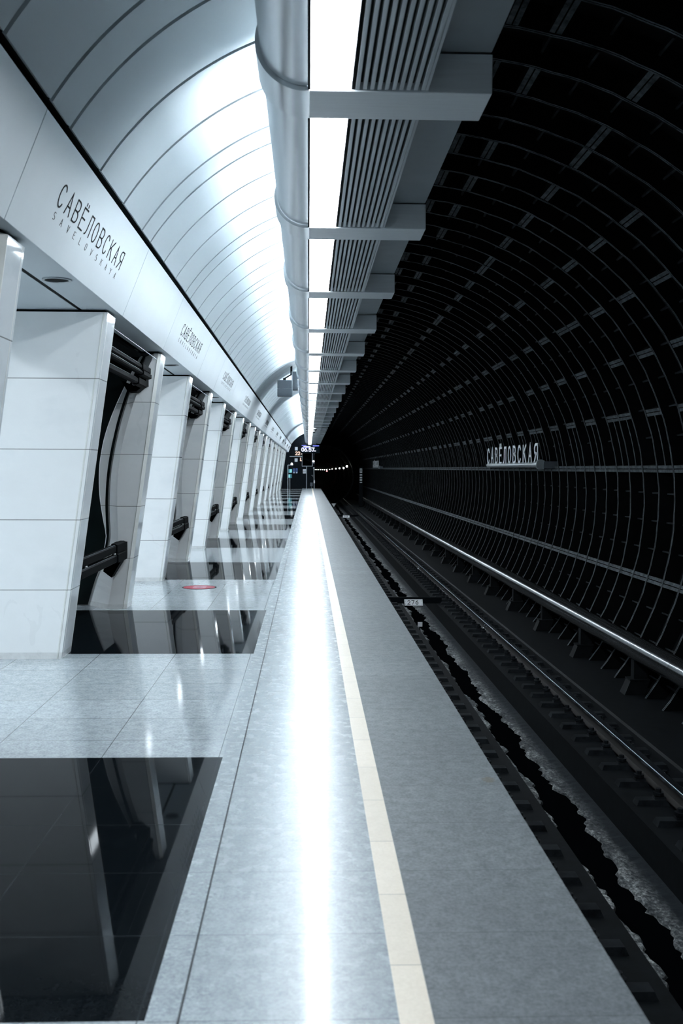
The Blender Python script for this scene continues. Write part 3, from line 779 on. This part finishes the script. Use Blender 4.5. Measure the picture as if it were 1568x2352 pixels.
# ------------------------------------------------------------------ end of the platform
b=MB(); b.box(-7,.46,PE,PE+.2,-.2,4.6); struct(b.build('wall_back',M['navy']))
b=MB(); b.box(-.05,.44,PE-.03,PE-.002,.0,2.05); o=struct(b.build('door_1',M['navy']))
b=MB(); b.box(.22,.34,PE-.07,PE-.03,.98,1.0); b.box(.32,.34,PE-.07,PE-.03,.88,1.0); q=b.build('door_handle',M['frame'],o)
def sheet(x0,x1,z0,z1,lab,split=None):
    r=empty('notice_sheet',lab,'notice',((x0+x1)/2,PE-.004,z0))
    m=MB(); w=(x1-x0)/2; hgt=z1-z0
    if split: m.box(-w,w,-.006,0,0,hgt*split-.01); m.box(-w,w,-.006,0,hgt*split+.01,hgt)
    else: m.box(-w,w,-.006,0,0,hgt)
    m.build('paper',M['paper'],r); m=MB(); m.box(-w-.012,w+.012,-.003,.002,-.012,hgt+.012); m.build('backing',M['black'],r)
k=PE/2287.
def wx(px): return (px-707.9)*k
def wz(py): return H+(1076-py)*k
sheet(wx(677),wx(683.2),wz(1034.5),wz(1027),'upper white notice on the dark end wall under the vault')
sheet(wx(676.5),wx(683),wz(1060.5),wz(1053),'white notice on the dark end wall below the red digital clock')
sheet(wx(695.3),wx(702.5),wz(1087.5),wz(1077.5),'two-part white notice on the dark end wall left of the pole',.42)
for i,px in enumerate((674.8,681)):
    r=empty('blue_leaflet',['left','right'][i]+' small blue leaflet on the dark end wall below the notices','notice',(wx(px),PE-.004,wz(1087)))
    m=MB(); m.box(-.08,.08,-.006,0,.0,.36); m.build('leaflet',plain('blue leaflet',(.03,.06,.16),.5) if i==0 else bpy.data.materials['blue leaflet'],r); m=MB(); m.box(-.04,.05,-.009,-.006,.0,.09); m.build('white_patch',M['paper'],r)
# digital clock
r=empty('digital_clock','digital clock with red figures left of the display at the platform end','clock',(0,PE-.02,0))
m=MB(); m.box(wx(671),wx(695),-.1,.018,wz(1047.5),wz(1036.5)); m.build('case',M['black'],r)
m=MB(); write(m,'22:0',(wx(678.5),-.1,wz(1045)),(1,0,0),(0,0,1),(0,-1,0),.135,.23,.185,.042,.006); m.build('figures',M['led'],r)
r=empty('interval_clock','second row of red figures under the digital clock, half hidden by the mirror','clock',(0,PE-.02,0))
m=MB(); m.box(wx(687.5),wx(697),-.08,.018,wz(1060.5),wz(1050.5)); m.build('case',M['black'],r)
m=MB(); write(m,'L',(wx(689.7),-.08,wz(1058.5)),(1,0,0),(0,0,1),(0,-1,0),.09,.21,.2,.045,.006); m.build('figures',M['led'],r)
b=MB(); b.box(wx(665),wx(696),PE-.06,PE-.002,wz(1049.8),wz(1047.8)); struct(b.build('trim_end_wall',M['frame']))
# passenger display
yd=70.5; kd=yd/2287.
dx=lambda px:(px-707.9)*kd
dz=lambda py:H+(1076-py)*kd
r=empty('passenger_display','black hanging display showing 06 57 at the end of the platform','display',(0,yd,0))
m=MB(); m.box(dx(689),dx(734.3),0,.14,dz(1041.5),dz(1021.3)); m.build('case',M['black'],r,bevel=.03)
m=MB(); m.box(dx(690.4),dx(733),-.006,.002,dz(1040),dz(1022.3)); m.build('screen_glass',M['screen'],r)
m=MB(); write(m,'06',(dx(692.3),-.006,dz(1036.8)),(1,0,0),(0,0,1),(0,-1,0),.155,.24,.205,.05,.005); write(m,'57',(dx(709.2),-.006,dz(1036.8)),(1,0,0),(0,0,1),(0,-1,0),.155,.24,.205,.05,.005)
m.box(dx(704),dx(707.6),-.011,-.006,dz(1036.8),dz(1035.4)); m.box(dx(720.2),dx(725),-.011,-.006,dz(1036.8),dz(1035)); m.box(dx(696.5),dx(712.3),-.011,-.006,dz(1027),dz(1025.2)); m.build('main_figures',M['screen_text'],r)
m=MB(); m.box(dx(692.5),dx(703),-.01,-.006,dz(1024.2),dz(1022.8)); m.box(dx(718),dx(732),-.01,-.006,dz(1025),dz(1023.3)); m.box(dx(692.5),dx(711),-.01,-.006,dz(1029.2),dz(1028)); m.build('small_text',M['screen_blue'],r)
m=MB(); m.box(dx(695),dx(697),.05,.09,dz(1021.3),3.29); m.box(dx(726),dx(728),.05,.09,dz(1021.3),3.283); m.build('hanger',M['black'],r)
# driver's mirror on a pole
r=empty('platform_mirror','square dark mirror on a pale pole at the end of the platform','mirror',(0,73.0,0))
km=73./2287.; mx=lambda px:(px-707.9)*km; mz=lambda py:H+(1076-py)*km
m=MB(); m.hexa([(mx(694),0,mz(1070.5)),(mx(716.6),.06,mz(1070.5)),(mx(716.6),.08,mz(1070.5)),(mx(694),.02,mz(1070.5)),(mx(694),-.04,mz(1040.8)),(mx(716.6),.02,mz(1040.8)),(mx(716.6),.05,mz(1040.8)),(mx(694),.0,mz(1040.8))]); m.build('mirror_glass',M['mirror'],r)
m=MB(); t=.028
m.box(mx(693.2),mx(717.2),-.01,.09,mz(1071.3),mz(1070.3)); m.box(mx(716.4),mx(717.3),-.03,.09,mz(1071),mz(1040)); m.box(mx(693.2),mx(693.8),-.05,.06,mz(1071),mz(1040)); m.build('frame',M['frame'],r)
m=MB(); m.tube((mx(703.8),.06,0),(mx(703.8),.06,mz(1071)),.022,12); m.build('pole',M['frame'],r)
# help point column
r=empty('help_point','slim help column with teal screens and a white lamp near the last pier','column',(0,74.0,0))
kh=74./2287.; hx=lambda px:(px-707.9)*kh; hz=lambda py:H+(1076-py)*kh
m=MB(); m.box(hx(660),hx(661.6),0,.1,0,hz(1068.5)); m.box(hx(664.8),hx(666),.02,.08,0,hz(1095)); m.build('post',M['frame'],r)
m=MB(); m.box(hx(661),hx(671.2),.01,.12,hz(1087.3),hz(1068.4)); m.box(hx(662),hx(671),.01,.12,hz(1098.5),hz(1088.8)); m.build('case',M['black'],r)
m=MB(); m.box(hx(661),hx(672.5),-.0,.13,hz(1069),hz(1067.8)); m.build('shelf',M['frame'],r)
m=MB(); m.box(hx(662),hx(670.3),.0,.01,hz(1086.2),hz(1077.5)); m.box(hx(662.3),hx(669.6),.0,.01,hz(1098),hz(1089.5)); m.build('screen',M['teal'],r)
m=MB(); m.box(hx(665.2),hx(667),-.006,.0,hz(1085.8),hz(1078)); m.box(hx(667.4),hx(669.8),-.006,0,hz(1085),hz(1078)); m.box(hx(662.8),hx(665.2),-.006,0,hz(1097.2),hz(1090)); m.build('screen_picture',M['teal_bright'],r)
m=MB(); m.loft([[(hx(669.8)+.075*c*math.cos(2*math.pi*q/14),.06+.075*c*math.sin(2*math.pi*q/14),hz(1067.8)+zq) for q in range(14)] for c,zq in ((1,0),(.95,.07),(.7,.12),(.25,.145))]); m.build('beacon',emissive('white beacon',(.9,.95,1),2.2),r)
# gate post and small boxes at the platform end
r=empty('gate_post','thin pale post with a white lamp head at the platform end beside the track','post',(.44,74.3,0))
m=MB(); m.tube((0,0,0),(-.03,0,1.52),.03,10); m.build('post',M['frame'],r)
m=MB(); m.box(-.045,.045,-.05,-.02,.40,.62); m.build('white_label',M['sign_white'],r)
m=MB(); m.tube((-.03,0,1.50),(-.03,0,1.58),.05,10); m.build('post_cap',M['sign_white'],r)
r=empty('junction_box','small grey junction box at the foot of the dark end wall','box',(.24,PE-.035,.18)); m=MB(); m.box(-.1,.08,-.1,.0,0,.26); m.build('case',M['grey_box'],r); m=MB(); m.tube((0,-.05,-.18),(0,-.05,0),.02,8); m.build('conduit',M['grey_box'],r)
r=empty('wall_lamp','small white round lamp high beside the platform mirror','lamp',(.385,PE-.004,2.04)); m=MB(); m.tube((0,-.1,0),(0,-.03,0),.07,14,.06); m.build('lamp_glass',emissive('white wall lamp',(.9,.95,1),1.6),r); m=MB(); m.tube((0,-.03,0),(0,0,0),.08,14); m.box(-.06,.07,-.06,0,-.17,-.09); m.build('lamp_base',M['grey_box'],r)

# ------------------------------------------------------------------ the hall beyond the passages
b=MB(); b.box(-7.2,-7,Y0,PE,-.2,4.6); struct(b.build('wall_left',M['marble']))
b=MB(); b.box(-7,-3.1,Y0,PE,3.6,3.75); b.box(-3.12,-3.1,Y0,PE,2.76,3.6); struct(b.build('ceiling_hall',M['white_metal']))
r=empty('hall_fill_light','added unseen light line in the hall, brightening the pier fronts','light',(-5,0,3.56)); m=MB(); m.box(-.12,.12,Y0+1,PE-1,0,.03); m.build('diffuser',M['hall'],r)  # unseen fill added to brighten the pier fronts
b=MB(); b.box(-7.2,4.9,Y0-.2,Y0,-1.8,5.1); struct(b.build('wall_front',M['side']))

# ------------------------------------------------------------------ world, camera
w=bpy.data.worlds.new('World'); bpy.context.scene.world=w; w.use_nodes=True
w.node_tree.nodes['Background'].inputs[0].default_value=(.02,.03,.04,1); w.node_tree.nodes['Background'].inputs[1].default_value=.2
cam=bpy.data.cameras.new('Camera'); co=bpy.data.objects.new('Camera',cam); C.objects.link(co)
cam.sensor_fit='VERTICAL'; cam.sensor_height=36; cam.lens=36*2287/2352; cam.clip_end=1000; cam.clip_start=.05
yaw,pitch,roll=0.03338363593693004,0.043547872153549085,.0045
co.matrix_world=Matrix.Translation((0,0,H))@Matrix.Rotation(-yaw,4,'Z')@Matrix.Rotation(math.pi/2-pitch,4,'X')@Matrix.Rotation(roll,4,'Z')
cam.dof.use_dof=True; cam.dof.focus_distance=11.5; cam.dof.aperture_fstop=4.0
sc=bpy.context.scene; sc.camera=co
vs=sc.view_settings; vs.view_transform='Standard'; vs.look='None'; vs.exposure=1.25; vs.gamma=1; vs.use_curve_mapping=False
try:
    sc.cycles.max_bounces=10; sc.cycles.diffuse_bounces=5; sc.cycles.glossy_bounces=5; sc.cycles.sample_clamp_indirect=6; sc.cycles.use_denoising=True
except Exception: pass
